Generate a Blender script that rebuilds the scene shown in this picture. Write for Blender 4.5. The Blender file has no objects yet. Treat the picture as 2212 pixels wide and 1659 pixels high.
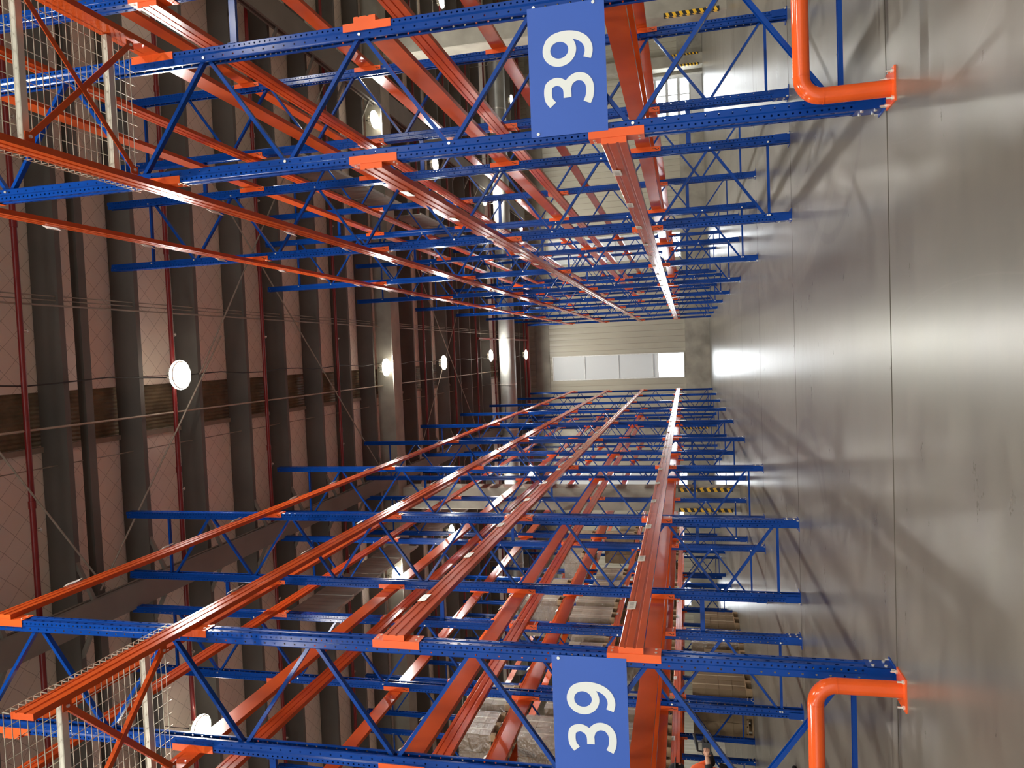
import bpy, math, random
from mathutils import Vector, Matrix
random.seed(7)
SC = bpy.context.scene
COL = SC.collection
PI = math.pi

# ------------------------------------------------------------------ camera, world, exposure
F_PX, PITCH, YAW, ROLL = 1589.68, 0.23349, -0.04212, -0.0301
CAM = Vector((0.34326, 0.0, 1.26268))
Fw = Vector((math.sin(YAW)*math.cos(PITCH), math.cos(YAW)*math.cos(PITCH), math.sin(PITCH)))
Rt0 = Vector((math.cos(YAW), -math.sin(YAW), 0)); Up0 = Rt0.cross(Fw)
Rt = math.cos(ROLL)*Rt0 + math.sin(ROLL)*Up0
Up = -math.sin(ROLL)*Rt0 + math.cos(ROLL)*Up0
cam = bpy.data.cameras.new('camera'); camo = bpy.data.objects.new('camera', cam); COL.objects.link(camo)
cam.sensor_fit = 'HORIZONTAL'; cam.sensor_width = 36; cam.lens = F_PX/2212*36
cam.clip_start = 0.05; cam.clip_end = 300
cx, cy, cz = -Up, Rt, -Fw            # the photograph was taken with the camera turned on its side
camo.matrix_world = Matrix(((cx.x, cy.x, cz.x, CAM.x), (cx.y, cy.y, cz.y, CAM.y), (cx.z, cy.z, cz.z, CAM.z), (0, 0, 0, 1)))
SC.camera = camo
W = bpy.data.worlds.new('world'); SC.world = W; W.use_nodes = True
W.node_tree.nodes['Background'].inputs[0].default_value = (1.0, 0.97, 0.92, 1)
W.node_tree.nodes['Background'].inputs[1].default_value = 0.5
SC.view_settings.view_transform = 'Standard'; SC.view_settings.look = 'None'
SC.view_settings.exposure = 1.95; SC.cycles.diffuse_bounces = 8; SC.cycles.max_bounces = 14; SC.view_settings.gamma = 1; SC.view_settings.use_curve_mapping = False
LAMP_E, WIN_E, PANE_E = 170.0, 4.0, 0.4

D0, L, NB = 5.186, 4.2055, 8          # first frame, bay length, number of bays
YW = 41.5
ZL = [1.615, 3.40, 5.23, 7.05]        # undersides of the four beam levels
ZT = 9.547
BH = 0.172

# ------------------------------------------------------------------ materials
def nodes(name):
    m = bpy.data.materials.new(name); m.use_nodes = True
    nt = m.node_tree
    return m, nt, nt.nodes['Principled BSDF']
def N(nt, t, **kw):
    n = nt.nodes.new(t)
    for k, v in kw.items():
        if isinstance(k, str) and hasattr(n, k): setattr(n, k, v)
    return n
def ramp(nt, pts):
    r = nt.nodes.new('ShaderNodeValToRGB')
    e = r.color_ramp.elements
    while len(e) < len(pts): e.new(0.5)
    for i, (p, c) in enumerate(pts):
        e[i].position = p; e[i].color = (*c, 1) if len(c) == 3 else c
    return r
def paint(name, col, rough=0.3, metal=0.0, var=0.12, scale=6.0, spec=0.5, coat=0.0):
    m, nt, b = nodes(name)
    tc = N(nt, 'ShaderNodeTexCoord'); no = N(nt, 'ShaderNodeTexNoise')
    no.inputs['Scale'].default_value = scale; no.inputs['Detail'].default_value = 5
    nt.links.new(tc.outputs['Object'], no.inputs['Vector'])
    r = ramp(nt, [(0.3, tuple(c*(1-var) for c in col)), (0.7, tuple(min(1, c*(1+var)) for c in col))])
    nt.links.new(no.outputs['Fac'], r.inputs['Fac']); nt.links.new(r.outputs['Color'], b.inputs['Base Color'])
    b.inputs['Roughness'].default_value = rough; b.inputs['Metallic'].default_value = metal
    b.inputs['Specular IOR Level'].default_value = spec
    b.inputs['Coat Weight'].default_value = coat; b.inputs['Coat Roughness'].default_value = 0.12
    return m
def emit(name, col, s):
    m, nt, b = nodes(name)
    b.inputs['Base Color'].default_value = (*col, 1)
    b.inputs['Emission Color'].default_value = (*col, 1); b.inputs['Emission Strength'].default_value = s
    return m
M = {}
M['blue'] = paint('blue_paint', (0.004, 0.046, 0.260), 0.18, 0, 0.10, 3, 0.16)
M['orange'] = paint('orange_paint', (0.56, 0.078, 0.013), 0.17, 0, 0.08, 3, 0.24)
M['bracket'] = paint('orange_bracket_paint', (0.80, 0.115, 0.022), 0.30, 0, 0.05, 3, 0.25)
M['guard'] = paint('orange_guard_paint', (0.70, 0.095, 0.016), 0.14, 0, 0.06, 8, 0.4)
M['black'] = paint('black_mark', (0.012, 0.011, 0.012), 0.5)
M['red'] = paint('red_pipe_paint', (0.19, 0.012, 0.012), 0.35)
M['zinc'] = paint('zinc', (0.62, 0.60, 0.55), 0.35, 0.7)
M['bolt'] = paint('bolt_zinc', (0.80, 0.78, 0.70), 0.25, 0.6)
M['galv'] = paint('galvanised_bar', (0.62, 0.60, 0.50), 0.4, 0.25)
M['wire'] = paint('mesh_wire', (0.50, 0.46, 0.37), 0.3, 0.4)
M['joist'] = paint('joist_grey', (0.125, 0.116, 0.102), 0.75, 0, 0.15, 1.2)
M['girder'] = paint('girder_grey', (0.20, 0.185, 0.16), 0.75, 0, 0.15, 1.0)
M['conc'] = paint('concrete_precast', (0.33, 0.31, 0.255), 0.8, 0, 0.22, 1.6)
M['conduit'] = paint('conduit_grey', (0.42, 0.35, 0.27), 0.45, 0.1)
M['cable'] = paint('cable_black', (0.02, 0.018, 0.016), 0.5)
M['rod'] = paint('rod_grey', (0.30, 0.26, 0.21), 0.5)
M['sheet'] = paint('sheet_metal', (0.42, 0.40, 0.36), 0.45, 0.3, 0.2, 1.5)
M['foil'] = paint('foil_duct', (0.40, 0.40, 0.37), 0.42, 0.6, 0.15, 2)
M['frame_w'] = paint('window_frame', (0.72, 0.73, 0.70), 0.4)
M['card'] = paint('cardboard', (0.20, 0.14, 0.078), 0.8, 0, 0.15, 2)
M['tape'] = paint('packing_tape', (0.40, 0.32, 0.19), 0.3)
M['wood'] = paint('pallet_wood', (0.32, 0.22, 0.12), 0.8, 0, 0.2, 4)
M['signblue'] = paint('sign_blue', (0.020, 0.092, 0.45), 0.4, 0, 0.02, 2)
M['signwhite'] = paint('sign_white', (0.74, 0.78, 0.76), 0.5, 0, 0.02, 2)
M['yellow'] = paint('hazard_yellow', (0.90, 0.52, 0.02), 0.4)
M['brownstripe'] = paint('faded_stripe', (0.21, 0.13, 0.10), 0.8)
M['whitepaint'] = paint('white_paint', (0.75, 0.74, 0.70), 0.5)
M['housing'] = paint('lamp_housing', (0.75, 0.74, 0.66), 0.35, 0.3)
M['lamp'] = emit('lamp_glow', (1.0, 0.975, 0.91), LAMP_E)
M['rimglow'] = emit('rim_glow', (1.0, 0.95, 0.84), 7.0)
M['daylight'] = emit('daylight_pane', (0.90, 0.96, 1.0), WIN_E)
M['pane'] = emit('frosted_pane', (0.42, 0.43, 0.42), PANE_E*0.3)
M['door'] = paint('door_panel', (0.62, 0.64, 0.64), 0.4, 0, 0.05)
M['skin'] = paint('skin', (0.55, 0.30, 0.20), 0.55)
M['jacket'] = paint('orange_jacket', (0.95, 0.13, 0.02), 0.8)
M['cloth'] = paint('black_cloth', (0.008, 0.008, 0.009), 0.85)
M['plastic'] = paint('black_plastic', (0.015, 0.015, 0.016), 0.3)
M['sky'] = paint('skylight_sheet', (0.20, 0.165, 0.105), 0.35, 0, 0.5, 3)

def mat_floor():
    m, nt, b = nodes('polished_concrete')
    tc = N(nt, 'ShaderNodeTexCoord')
    def noise(scale, sx, sy, det=6, rough=0.55, dist=0.0):
        mp = N(nt, 'ShaderNodeMapping'); mp.inputs['Scale'].default_value = (sx, sy, 1)
        nt.links.new(tc.outputs['Object'], mp.inputs['Vector'])
        n = N(nt, 'ShaderNodeTexNoise'); n.inputs['Scale'].default_value = scale
        n.inputs['Detail'].default_value = det; n.inputs['Roughness'].default_value = rough
        n.inputs['Distortion'].default_value = dist
        nt.links.new(mp.outputs['Vector'], n.inputs['Vector']); return n
    big = noise(0.5, 1, 1.3, 4, 0.5, 0.6); fine = noise(2.4, 0.8, 2.2, 10, 0.68, 0.25); grain = noise(25, 1, 1, 2)
    c1 = ramp(nt, [(0.30, (0.098, 0.088, 0.071)), (0.5, (0.112, 0.102, 0.083)), (0.72, (0.134, 0.123, 0.101))])
    nt.links.new(big.outputs['Fac'], c1.inputs['Fac'])
    c2 = ramp(nt, [(0.3, (0.85, 0.845, 0.84)), (0.7, (1.14, 1.14, 1.135))])
    nt.links.new(fine.outputs['Fac'], c2.inputs['Fac'])
    mx = N(nt, 'ShaderNodeMix'); mx.data_type = 'RGBA'; mx.blend_type = 'MULTIPLY'; mx.inputs[0].default_value = 1
    nt.links.new(c1.outputs['Color'], mx.inputs[6]); nt.links.new(c2.outputs['Color'], mx.inputs[7])
    # saw-cut joints across the slab
    sp = N(nt, 'ShaderNodeSeparateXYZ'); nt.links.new(tc.outputs['Object'], sp.inputs[0])
    def joint(axis, off, per, wid):
        a = N(nt, 'ShaderNodeMath', operation='SUBTRACT'); a.inputs[1].default_value = off
        nt.links.new(sp.outputs[axis], a.inputs[0])
        p = N(nt, 'ShaderNodeMath', operation='PINGPONG'); p.inputs[1].default_value = per/2
        nt.links.new(a.outputs[0], p.inputs[0])
        l = N(nt, 'ShaderNodeMath', operation='LESS_THAN'); l.inputs[1].default_value = wid
        nt.links.new(p.outputs[0], l.inputs[0]); return l
    j = joint('Y', 5.09, 4.25, 0.011)
    mj = N(nt, 'ShaderNodeMix'); mj.data_type = 'RGBA'
    sc = N(nt, 'ShaderNodeMath', operation='MULTIPLY'); sc.inputs[1].default_value = 0.6
    nt.links.new(j.outputs[0], sc.inputs[0]); nt.links.new(sc.outputs[0], mj.inputs[0])
    nt.links.new(mx.outputs[2], mj.inputs[6]); mj.inputs[7].default_value = (0.022, 0.018, 0.015, 1)
    # thin wandering cracks
    vo = N(nt, 'ShaderNodeTexVoronoi', feature='DISTANCE_TO_EDGE'); vo.inputs['Scale'].default_value = 1.3
    wv = N(nt, 'ShaderNodeMix'); wv.data_type = 'VECTOR'; wv.inputs[0].default_value = 0.12
    nt.links.new(tc.outputs['Object'], wv.inputs[4]); nt.links.new(fine.outputs['Color'], wv.inputs[5])
    nt.links.new(wv.outputs[1], vo.inputs['Vector'])
    cr = N(nt, 'ShaderNodeMath', operation='LESS_THAN'); cr.inputs[1].default_value = 0.0022
    nt.links.new(vo.outputs['Distance'], cr.inputs[0])
    cm = N(nt, 'ShaderNodeMath', operation='MULTIPLY'); nt.links.new(cr.outputs[0], cm.inputs[0])
    gt = N(nt, 'ShaderNodeMath', operation='GREATER_THAN'); gt.inputs[1].default_value = 0.53
    nt.links.new(big.outputs['Fac'], gt.inputs[0]); nt.links.new(gt.outputs[0], cm.inputs[1])
    c5 = N(nt, 'ShaderNodeMath', operation='MULTIPLY'); c5.inputs[1].default_value = 0.06
    nt.links.new(cm.outputs[0], c5.inputs[0])
    mc = N(nt, 'ShaderNodeMix'); mc.data_type = 'RGBA'; nt.links.new(c5.outputs[0], mc.inputs[0])
    nt.links.new(mj.outputs[2], mc.inputs[6]); mc.inputs[7].default_value = (0.10, 0.085, 0.07, 1)
    last = mc.outputs[2]
    def arc(cx, cy, r, w, x0, x1, y0, y1, col, amt):
        nonlocal last
        v = N(nt, 'ShaderNodeVectorMath', operation='DISTANCE'); v.inputs[1].default_value = (cx, cy, 0)
        nt.links.new(wv2.outputs[1], v.inputs[0])
        d = N(nt, 'ShaderNodeMath', operation='SUBTRACT'); d.inputs[1].default_value = r; nt.links.new(v.outputs['Value'], d.inputs[0])
        a = N(nt, 'ShaderNodeMath', operation='ABSOLUTE'); nt.links.new(d.outputs[0], a.inputs[0])
        m1 = N(nt, 'ShaderNodeMapRange'); m1.inputs[1].default_value = w*0.7; m1.inputs[2].default_value = w; m1.inputs[3].default_value = amt; m1.inputs[4].default_value = 0
        nt.links.new(a.outputs[0], m1.inputs[0]); f = m1.outputs[0]
        for ax, lo, hi in (('X', x0, x1), ('Y', y0, y1)):
            g = N(nt, 'ShaderNodeMath', operation='COMPARE'); g.inputs[1].default_value = (lo+hi)/2; g.inputs[2].default_value = (hi-lo)/2
            nt.links.new(sp.outputs[ax], g.inputs[0])
            q = N(nt, 'ShaderNodeMath', operation='MULTIPLY'); nt.links.new(f, q.inputs[0]); nt.links.new(g.outputs[0], q.inputs[1]); f = q.outputs[0]
        mm = N(nt, 'ShaderNodeMix'); mm.data_type = 'RGBA'; nt.links.new(f, mm.inputs[0]); nt.links.new(last, mm.inputs[6])
        mm.inputs[7].default_value = (*col, 1); last = mm.outputs[2]
    wv2 = N(nt, 'ShaderNodeMix'); wv2.data_type = 'VECTOR'; wv2.inputs[0].default_value = 0.05
    nt.links.new(tc.outputs['Object'], wv2.inputs[4]); nt.links.new(big.outputs['Color'], wv2.inputs[5])
    dk = (0.055, 0.046, 0.038); lt = (0.175, 0.16, 0.132)
    arc(-1.55, 8.10, 1.05, 0.07, -1.2, -0.3, 7.0, 9.3, dk, 0.45)
    arc(-1.95, 8.25, 1.25, 0.05, -1.3, -0.5, 7.0, 9.6, dk, 0.35)
    arc(2.55, 6.6, 1.35, 0.05, 1.1, 2.0, 5.3, 8.0, dk, 0.4)
    arc(3.3, 4.2, 1.9, 0.006, 0.9, 2.2, 3.2, 5.0, lt, 0.12)
    arc(-4.0, 3.6, 4.6, 0.005, 0.2, 0.9, 3.0, 5.0, lt, 0.15)
    arc(6.2, 9.0, 5.2, 0.09, 0.6, 1.8, 6.2, 12.5, lt, 0.35)
    nt.links.new(last, b.inputs['Base Color'])
    rr = ramp(nt, [(0.25, (0.265,)*3), (0.75, (0.315,)*3)]); nt.links.new(fine.outputs['Fac'], rr.inputs['Fac'])
    nt.links.new(rr.outputs['Color'], b.inputs['Roughness'])
    sr = ramp(nt, [(0.25, (0.38,)*3), (0.75, (0.28,)*3)]); nt.links.new(fine.outputs['Fac'], sr.inputs['Fac'])
    inv = N(nt, 'ShaderNodeMath', operation='SUBTRACT'); inv.inputs[0].default_value = 1; nt.links.new(j.outputs[0], inv.inputs[1])
    sm = N(nt, 'ShaderNodeMath', operation='MULTIPLY'); nt.links.new(sr.outputs['Color'], sm.inputs[0]); nt.links.new(inv.outputs[0], sm.inputs[1])
    nt.links.new(sm.outputs[0], b.inputs['Specular IOR Level'])
    bp = N(nt, 'ShaderNodeBump'); bp.inputs['Strength'].default_value = 0.02; bp.inputs['Distance'].default_value = 0.001
    nt.links.new(grain.outputs['Fac'], bp.inputs['Height']); nt.links.new(bp.outputs[0], b.inputs['Normal'])
    return m
M['floor'] = mat_floor()

def mat_insulation():
    m, nt, b = nodes('quilted_insulation')
    tc = N(nt, 'ShaderNodeTexCoord'); sp = N(nt, 'ShaderNodeSeparateXYZ')
    no = N(nt, 'ShaderNodeTexNoise'); no.inputs['Scale'].default_value = 1.7; no.inputs['Detail'].default_value = 4
    nt.links.new(tc.outputs['Object'], no.inputs['Vector'])
    nt.links.new(tc.outputs['Object'], sp.inputs[0])
    w = N(nt, 'ShaderNodeMath', operation='MULTIPLY_ADD'); w.inputs[1].default_value = 0.08
    nt.links.new(no.outputs['Fac'], w.inputs[0]); nt.links.new(sp.outputs['X'], w.inputs[2])
    outs = []
    for op in ('ADD', 'SUBTRACT'):
        a = N(nt, 'ShaderNodeMath', operation=op); nt.links.new(w.outputs[0], a.inputs[0]); nt.links.new(sp.outputs['Y'], a.inputs[1])
        p = N(nt, 'ShaderNodeMath', operation='PINGPONG'); p.inputs[1].default_value = 0.185
        nt.links.new(a.outputs[0], p.inputs[0])
        l = N(nt, 'ShaderNodeMath', operation='LESS_THAN'); l.inputs[1].default_value = 0.0048
        nt.links.new(p.outputs[0], l.inputs[0]); outs.append(l)
    mxx = N(nt, 'ShaderNodeMath', operation='MAXIMUM')
    nt.links.new(outs[0].outputs[0], mxx.inputs[0]); nt.links.new(outs[1].outputs[0], mxx.inputs[1])
    s = N(nt, 'ShaderNodeMath', operation='MULTIPLY'); s.inputs[1].default_value = 0.5
    nt.links.new(mxx.outputs[0], s.inputs[0])
    r = ramp(nt, [(0.3, (0.88, 0.80, 0.71)), (0.7, (0.93, 0.86, 0.77))]); nt.links.new(no.outputs['Fac'], r.inputs['Fac'])
    mix = N(nt, 'ShaderNodeMix'); mix.data_type = 'RGBA'
    nt.links.new(s.outputs[0], mix.inputs[0]); nt.links.new(r.outputs['Color'], mix.inputs[6])
    mix.inputs[7].default_value = (0.12, 0.065, 0.045, 1)
    nt.links.new(mix.outputs[2], b.inputs['Base Color'])
    b.inputs['Roughness'].default_value = 0.5
    bp = N(nt, 'ShaderNodeBump'); bp.inputs['Strength'].default_value = 0.4; bp.inputs['Distance'].default_value = 0.05
    nt.links.new(no.outputs['Fac'], bp.inputs['Height']); nt.links.new(bp.outputs[0], b.inputs['Normal'])
    return m
M['insul'] = mat_insulation()

def mat_cladding(name, axis, per, col, dark):
    m, nt, b = nodes(name)
    tc = N(nt, 'ShaderNodeTexCoord'); sp = N(nt, 'ShaderNodeSeparateXYZ'); nt.links.new(tc.outputs['Object'], sp.inputs[0])
    p = N(nt, 'ShaderNodeMath', operation='PINGPONG'); p.inputs[1].default_value = per/2
    nt.links.new(sp.outputs[axis], p.inputs[0])
    r = ramp(nt, [(0.0, dark), (0.03, dark), (0.06, col), (1.0, col)])
    mu = N(nt, 'ShaderNodeMath', operation='MULTIPLY'); mu.inputs[1].default_value = 2/per
    nt.links.new(p.outputs[0], mu.inputs[0]); nt.links.new(mu.outputs[0], r.inputs['Fac'])
    nt.links.new(r.outputs['Color'], b.inputs['Base Color']); b.inputs['Roughness'].default_value = 0.45
    bp = N(nt, 'ShaderNodeBump'); bp.inputs['Distance'].default_value = 0.02; bp.inputs['Strength'].default_value = 0.6
    nt.links.new(mu.outputs[0], bp.inputs['Height']); nt.links.new(bp.outputs[0], b.inputs['Normal'])
    return m
M['clad'] = mat_cladding('wall_cladding', 'X', 0.33, (0.42, 0.395, 0.31), (0.20, 0.18, 0.135))
M['cladside'] = mat_cladding('side_cladding', 'Y', 0.33, (0.42, 0.395, 0.31), (0.20, 0.18, 0.135))

def mat_label():
    m, nt, b = nodes('barcode_label')
    tc = N(nt, 'ShaderNodeTexCoord'); sp = N(nt, 'ShaderNodeSeparateXYZ'); nt.links.new(tc.outputs['Object'], sp.inputs[0])
    mp = N(nt, 'ShaderNodeMapping'); mp.inputs['Scale'].default_value = (0, 1, 0); nt.links.new(tc.outputs['Object'], mp.inputs['Vector'])
    n = N(nt, 'ShaderNodeTexNoise'); n.inputs['Scale'].default_value = 160; n.inputs['Detail'].default_value = 0
    nt.links.new(mp.outputs['Vector'], n.inputs['Vector'])
    bar = N(nt, 'ShaderNodeMath', operation='GREATER_THAN'); bar.inputs[1].default_value = 0.52
    nt.links.new(n.outputs['Fac'], bar.inputs[0])
    def inside(axis, half):
        a = N(nt, 'ShaderNodeMath', operation='ABSOLUTE'); nt.links.new(sp.outputs[axis], a.inputs[0])
        l = N(nt, 'ShaderNodeMath', operation='LESS_THAN'); l.inputs[1].default_value = half; nt.links.new(a.outputs[0], l.inputs[0]); return l
    iy, iz = inside('Y', 0.062), inside('Z', 0.018)
    m1 = N(nt, 'ShaderNodeMath', operation='MULTIPLY'); nt.links.new(iy.outputs[0], m1.inputs[0]); nt.links.new(iz.outputs[0], m1.inputs[1])
    m2 = N(nt, 'ShaderNodeMath', operation='MULTIPLY'); nt.links.new(m1.outputs[0], m2.inputs[0]); nt.links.new(bar.outputs[0], m2.inputs[1])
    mix = N(nt, 'ShaderNodeMix'); mix.data_type = 'RGBA'; nt.links.new(m2.outputs[0], mix.inputs[0])
    mix.inputs[6].default_value = (0.74, 0.71, 0.62, 1); mix.inputs[7].default_value = (0.05, 0.045, 0.04, 1)
    nt.links.new(mix.outputs[2], b.inputs['Base Color']); b.inputs['Roughness'].default_value = 0.35
    return m
M['label'] = mat_label()

def mat_film():
    m, nt, b = nodes('stretch_film')
    out = nt.nodes['Material Output']
    tr = N(nt, 'ShaderNodeBsdfTransparent'); gl = N(nt, 'ShaderNodeBsdfGlossy'); gl.inputs['Roughness'].default_value = 0.18
    mx = N(nt, 'ShaderNodeMixShader'); mx.inputs[0].default_value = 0.22
    tc = N(nt, 'ShaderNodeTexCoord'); no = N(nt, 'ShaderNodeTexNoise'); no.inputs['Scale'].default_value = 9; no.inputs['Detail'].default_value = 6
    nt.links.new(tc.outputs['Object'], no.inputs['Vector'])
    bp = N(nt, 'ShaderNodeBump'); bp.inputs['Distance'].default_value = 0.06; bp.inputs['Strength'].default_value = 1
    nt.links.new(no.outputs['Fac'], bp.inputs['Height']); nt.links.new(bp.outputs[0], gl.inputs['Normal'])
    nt.links.new(tr.outputs[0], mx.inputs[1]); nt.links.new(gl.outputs[0], mx.inputs[2]); nt.links.new(mx.outputs[0], out.inputs['Surface'])
    return m
M['film'] = mat_film()

# ------------------------------------------------------------------ mesh builder
class MB:
    def __init__(s, *mats):
        s.v = []; s.f = []; s.mi = []; s.sm = []; s.mats = list(mats) or ['zinc']
    def idx(s, m):
        if m is None: return 0
        if m not in s.mats: s.mats.append(m)
        return s.mats.index(m)
    def add(s, vs, fs, m=None, smooth=False):
        o = len(s.v); i = s.idx(m)
        s.v += [tuple(v) for v in vs]
        for f in fs:
            s.f.append(tuple(o+k for k in f)); s.mi.append(i); s.sm.append(smooth)
    def box(s, x0, x1, y0, y1, z0, z1, m=None):
        s.add([(x0,y0,z0),(x1,y0,z0),(x1,y1,z0),(x0,y1,z0),(x0,y0,z1),(x1,y0,z1),(x1,y1,z1),(x0,y1,z1)],
              [(0,3,2,1),(4,5,6,7),(0,1,5,4),(1,2,6,5),(2,3,7,6),(3,0,4,7)], m)
    def bar(s, p0, p1, prof, up=(0,0,1), m=None, caps=True, smooth=False):
        """sweep a closed 2-D profile [(a,b)...] from p0 to p1; b runs along `up`"""
        p0, p1 = Vector(p0), Vector(p1); d = (p1-p0).normalized(); u = Vector(up)
        a = d.cross(u)
        if a.length < 1e-5: a = d.cross(Vector((0,1,0)))
        a.normalize(); b = a.cross(d).normalized(); n = len(prof)
        vs = [p0+a*x+b*y for x, y in prof]+[p1+a*x+b*y for x, y in prof]
        fs = [(i, (i+1) % n, n+(i+1) % n, n+i) for i in range(n)]
        s.add(vs, fs, m, smooth)
        if caps: s.add(vs, [tuple(range(n-1, -1, -1)), tuple(range(n, 2*n))], m)
    def rect(s, p0, p1, w, h, up=(0,0,1), m=None):
        s.bar(p0, p1, [(-w/2,-h/2),(w/2,-h/2),(w/2,h/2),(-w/2,h/2)], up, m)
    def cyl(s, p0, p1, r, n=10, m=None, r1=None):
        p0, p1 = Vector(p0), Vector(p1); d = (p1-p0).normalized()
        a = d.orthogonal().normalized(); b = d.cross(a); r1 = r if r1 is None else r1
        vs = [p0+(a*math.cos(2*PI*i/n)+b*math.sin(2*PI*i/n))*r for i in range(n)]+[p1+(a*math.cos(2*PI*i/n)+b*math.sin(2*PI*i/n))*r1 for i in range(n)]
        s.add(vs, [(i, (i+1) % n, n+(i+1) % n, n+i) for i in range(n)], m, n > 6)
        s.add(vs, [tuple(range(n-1, -1, -1)), tuple(range(n, 2*n))], m)
    def tube(s, pts, r, n=16, m=None):
        pts = [Vector(p) for p in pts]; rings = []
        d0 = (pts[1]-pts[0]).normalized(); a = d0.orthogonal().normalized()
        for i, p in enumerate(pts):
            d = (pts[min(i+1, len(pts)-1)]-pts[max(i-1, 0)]).normalized()
            a = (a-d*a.dot(d)).normalized(); b = d.cross(a)
            rings.append([p+(a*math.cos(2*PI*k/n)+b*math.sin(2*PI*k/n))*r for k in range(n)])
        vs = [v for ri in rings for v in ri]; fs = []
        for i in range(len(pts)-1):
            for k in range(n):
                fs.append((i*n+k, i*n+(k+1) % n, (i+1)*n+(k+1) % n, (i+1)*n+k))
        s.add(vs, fs, m, True)
        s.add(rings[0]+rings[-1], [tuple(range(n-1, -1, -1)), tuple(range(n, 2*n))], m)
    def lathe(s, prof, c, n=28, m=None):
        """revolve [(r,z)...] about the vertical through c"""
        vs = []; fs = []
        for r, z in prof:
            for k in range(n): vs.append((c[0]+r*math.cos(2*PI*k/n), c[1]+r*math.sin(2*PI*k/n), c[2]+z))
        for i in range(len(prof)-1):
            for k in range(n): fs.append((i*n+k, i*n+(k+1) % n, (i+1)*n+(k+1) % n, (i+1)*n+k))
        s.add(vs, fs, m, True)
    def join(s, o, off=(0,0,0), flip=None):
        b = len(s.v)
        for v in o.v: s.v.append((v[0]+off[0], v[1]+off[1], v[2]+off[2]))
        for f, i, sm in zip(o.f, o.mi, o.sm):
            s.f.append(tuple(b+k for k in f)); s.mi.append(s.idx(o.mats[i])); s.sm.append(sm)
    def mesh(s, name):
        me = bpy.data.meshes.new(name)
        me.from_pydata(s.v, [], s.f)
        for m in s.mats: me.materials.append(M[m])
        me.polygons.foreach_set('material_index', s.mi)
        me.polygons.foreach_set('use_smooth', s.sm)
        me.update(); return me

def obj(name, me, parent=None, loc=(0,0,0), rz=0.0):
    if isinstance(me, MB): me = me.mesh(name)
    o = bpy.data.objects.new(name, me); COL.objects.link(o)
    o.location = loc; o.rotation_euler = (0, 0, rz)
    if parent is not None: o.parent = parent
    return o
def tag(o, label, cat, group=None, kind=None):
    o['label'] = label; o['category'] = cat
    if group: o['group'] = group
    o['kind'] = kind or 'thing'
    return o
def empty(name, label, cat, loc=(0,0,0), rz=0.0, group=None):
    o = obj(name, None, None, loc, rz); o.empty_display_size = 0.1
    return tag(o, label, cat, group)
def struct(name, me, label=None, cat=None):
    o = obj(name, me); o['kind'] = 'structure'
    if label: o['label'] = label; o['category'] = cat
    return o
ORD = ['first','second','third','fourth','fifth','sixth','seventh','eighth','ninth','tenth','eleventh','twelfth','thirteenth',
       'fourteenth','fifteenth','sixteenth','seventeenth','eighteenth','nineteenth','twentieth','twenty-first','twenty-second','twenty-third','twenty-fourth','twenty-fifth','twenty-sixth','twenty-seventh','twenty-eighth']
def nth(i): return ORD[i]

# ------------------------------------------------------------------ large structure
XL, XR, ZR = -19.0, 19.0, 10.28
b = MB('floor'); b.box(XL, XR, -16, YW+0.3, -0.2, 0)
struct('floor', b, 'grey polished concrete slab with stains and saw-cut joints', 'floor')
b = MB('insul')
b.box(XL, -0.72, -16, YW, ZR, ZR+0.1); b.box(0.06, XR, -16, YW, ZR, ZR+0.1)
struct('ceiling', b, 'pinkish quilted insulation lining between the roof joists', 'ceiling')
b = MB('sky')
n = 26
prof = [(-0.74+0.82*i/n, ZR+0.05+(0.022 if i % 2 else 0)) for i in range(n+1)]
vs = [(x, -16, z) for x, z in prof]+[(x, YW, z) for x, z in prof]
b.add(vs, [(i, i+1, n+2+i, n+1+i) for i in range(n)])
b.box(-0.75, 0.09, -16, YW, ZR+0.11, ZR+0.14)
struct('trim_1', b, 'dark corrugated ridge strip running along the middle of the roof', 'ridge')
b = MB('rod'); b.box(-0.80, -0.72, -16, YW, ZR-0.05, ZR+0.02)
struct('trim_2', b)

# end wall with strip windows
WX = [-13.35, -6.95, -0.62, 5.95]; WHALF = 0.70; WZ0, WZ1 = 1.36, 8.70
def wall_end():
    b = MB('clad')
    xs = [XL]
    for x in WX: xs += [x-WHALF, x+WHALF]
    xs += [XR]
    for i in range(0, len(xs), 2): b.box(xs[i], xs[i+1], YW, YW+0.2, 1.30, ZR+0.1)
    for x in WX:
        b.box(x-WHALF, x+WHALF, YW, YW+0.2, WZ1, ZR+0.1)
        b.box(x-WHALF, x+WHALF, YW, YW+0.2, 1.30, WZ0)
    b.box(XL, XR, YW-0.06, YW+0.2, 0, 1.30, 'conc')
    b.box(XL, XR, YW-0.05, YW, 8.86, 9.68, 'conc')
    return b
struct('wall_end', wall_end(), 'beige ribbed end wall with concrete plinth and lintel band', 'wall')
b = MB('cladside'); b.box(XL-0.2, XL, -16, YW, 1.3, ZR+0.1); b.box(XL-0.2, XL+0.06, -16, YW, 0, 1.3, 'conc')
struct('wall_left', b)
b = MB('cladside'); b.box(XR, XR+0.2, -16, YW, 1.3, ZR+0.1); b.box(XR-0.06, XR+0.2, -16, YW, 0, 1.3, 'conc')
struct('wall_right', b)
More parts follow.
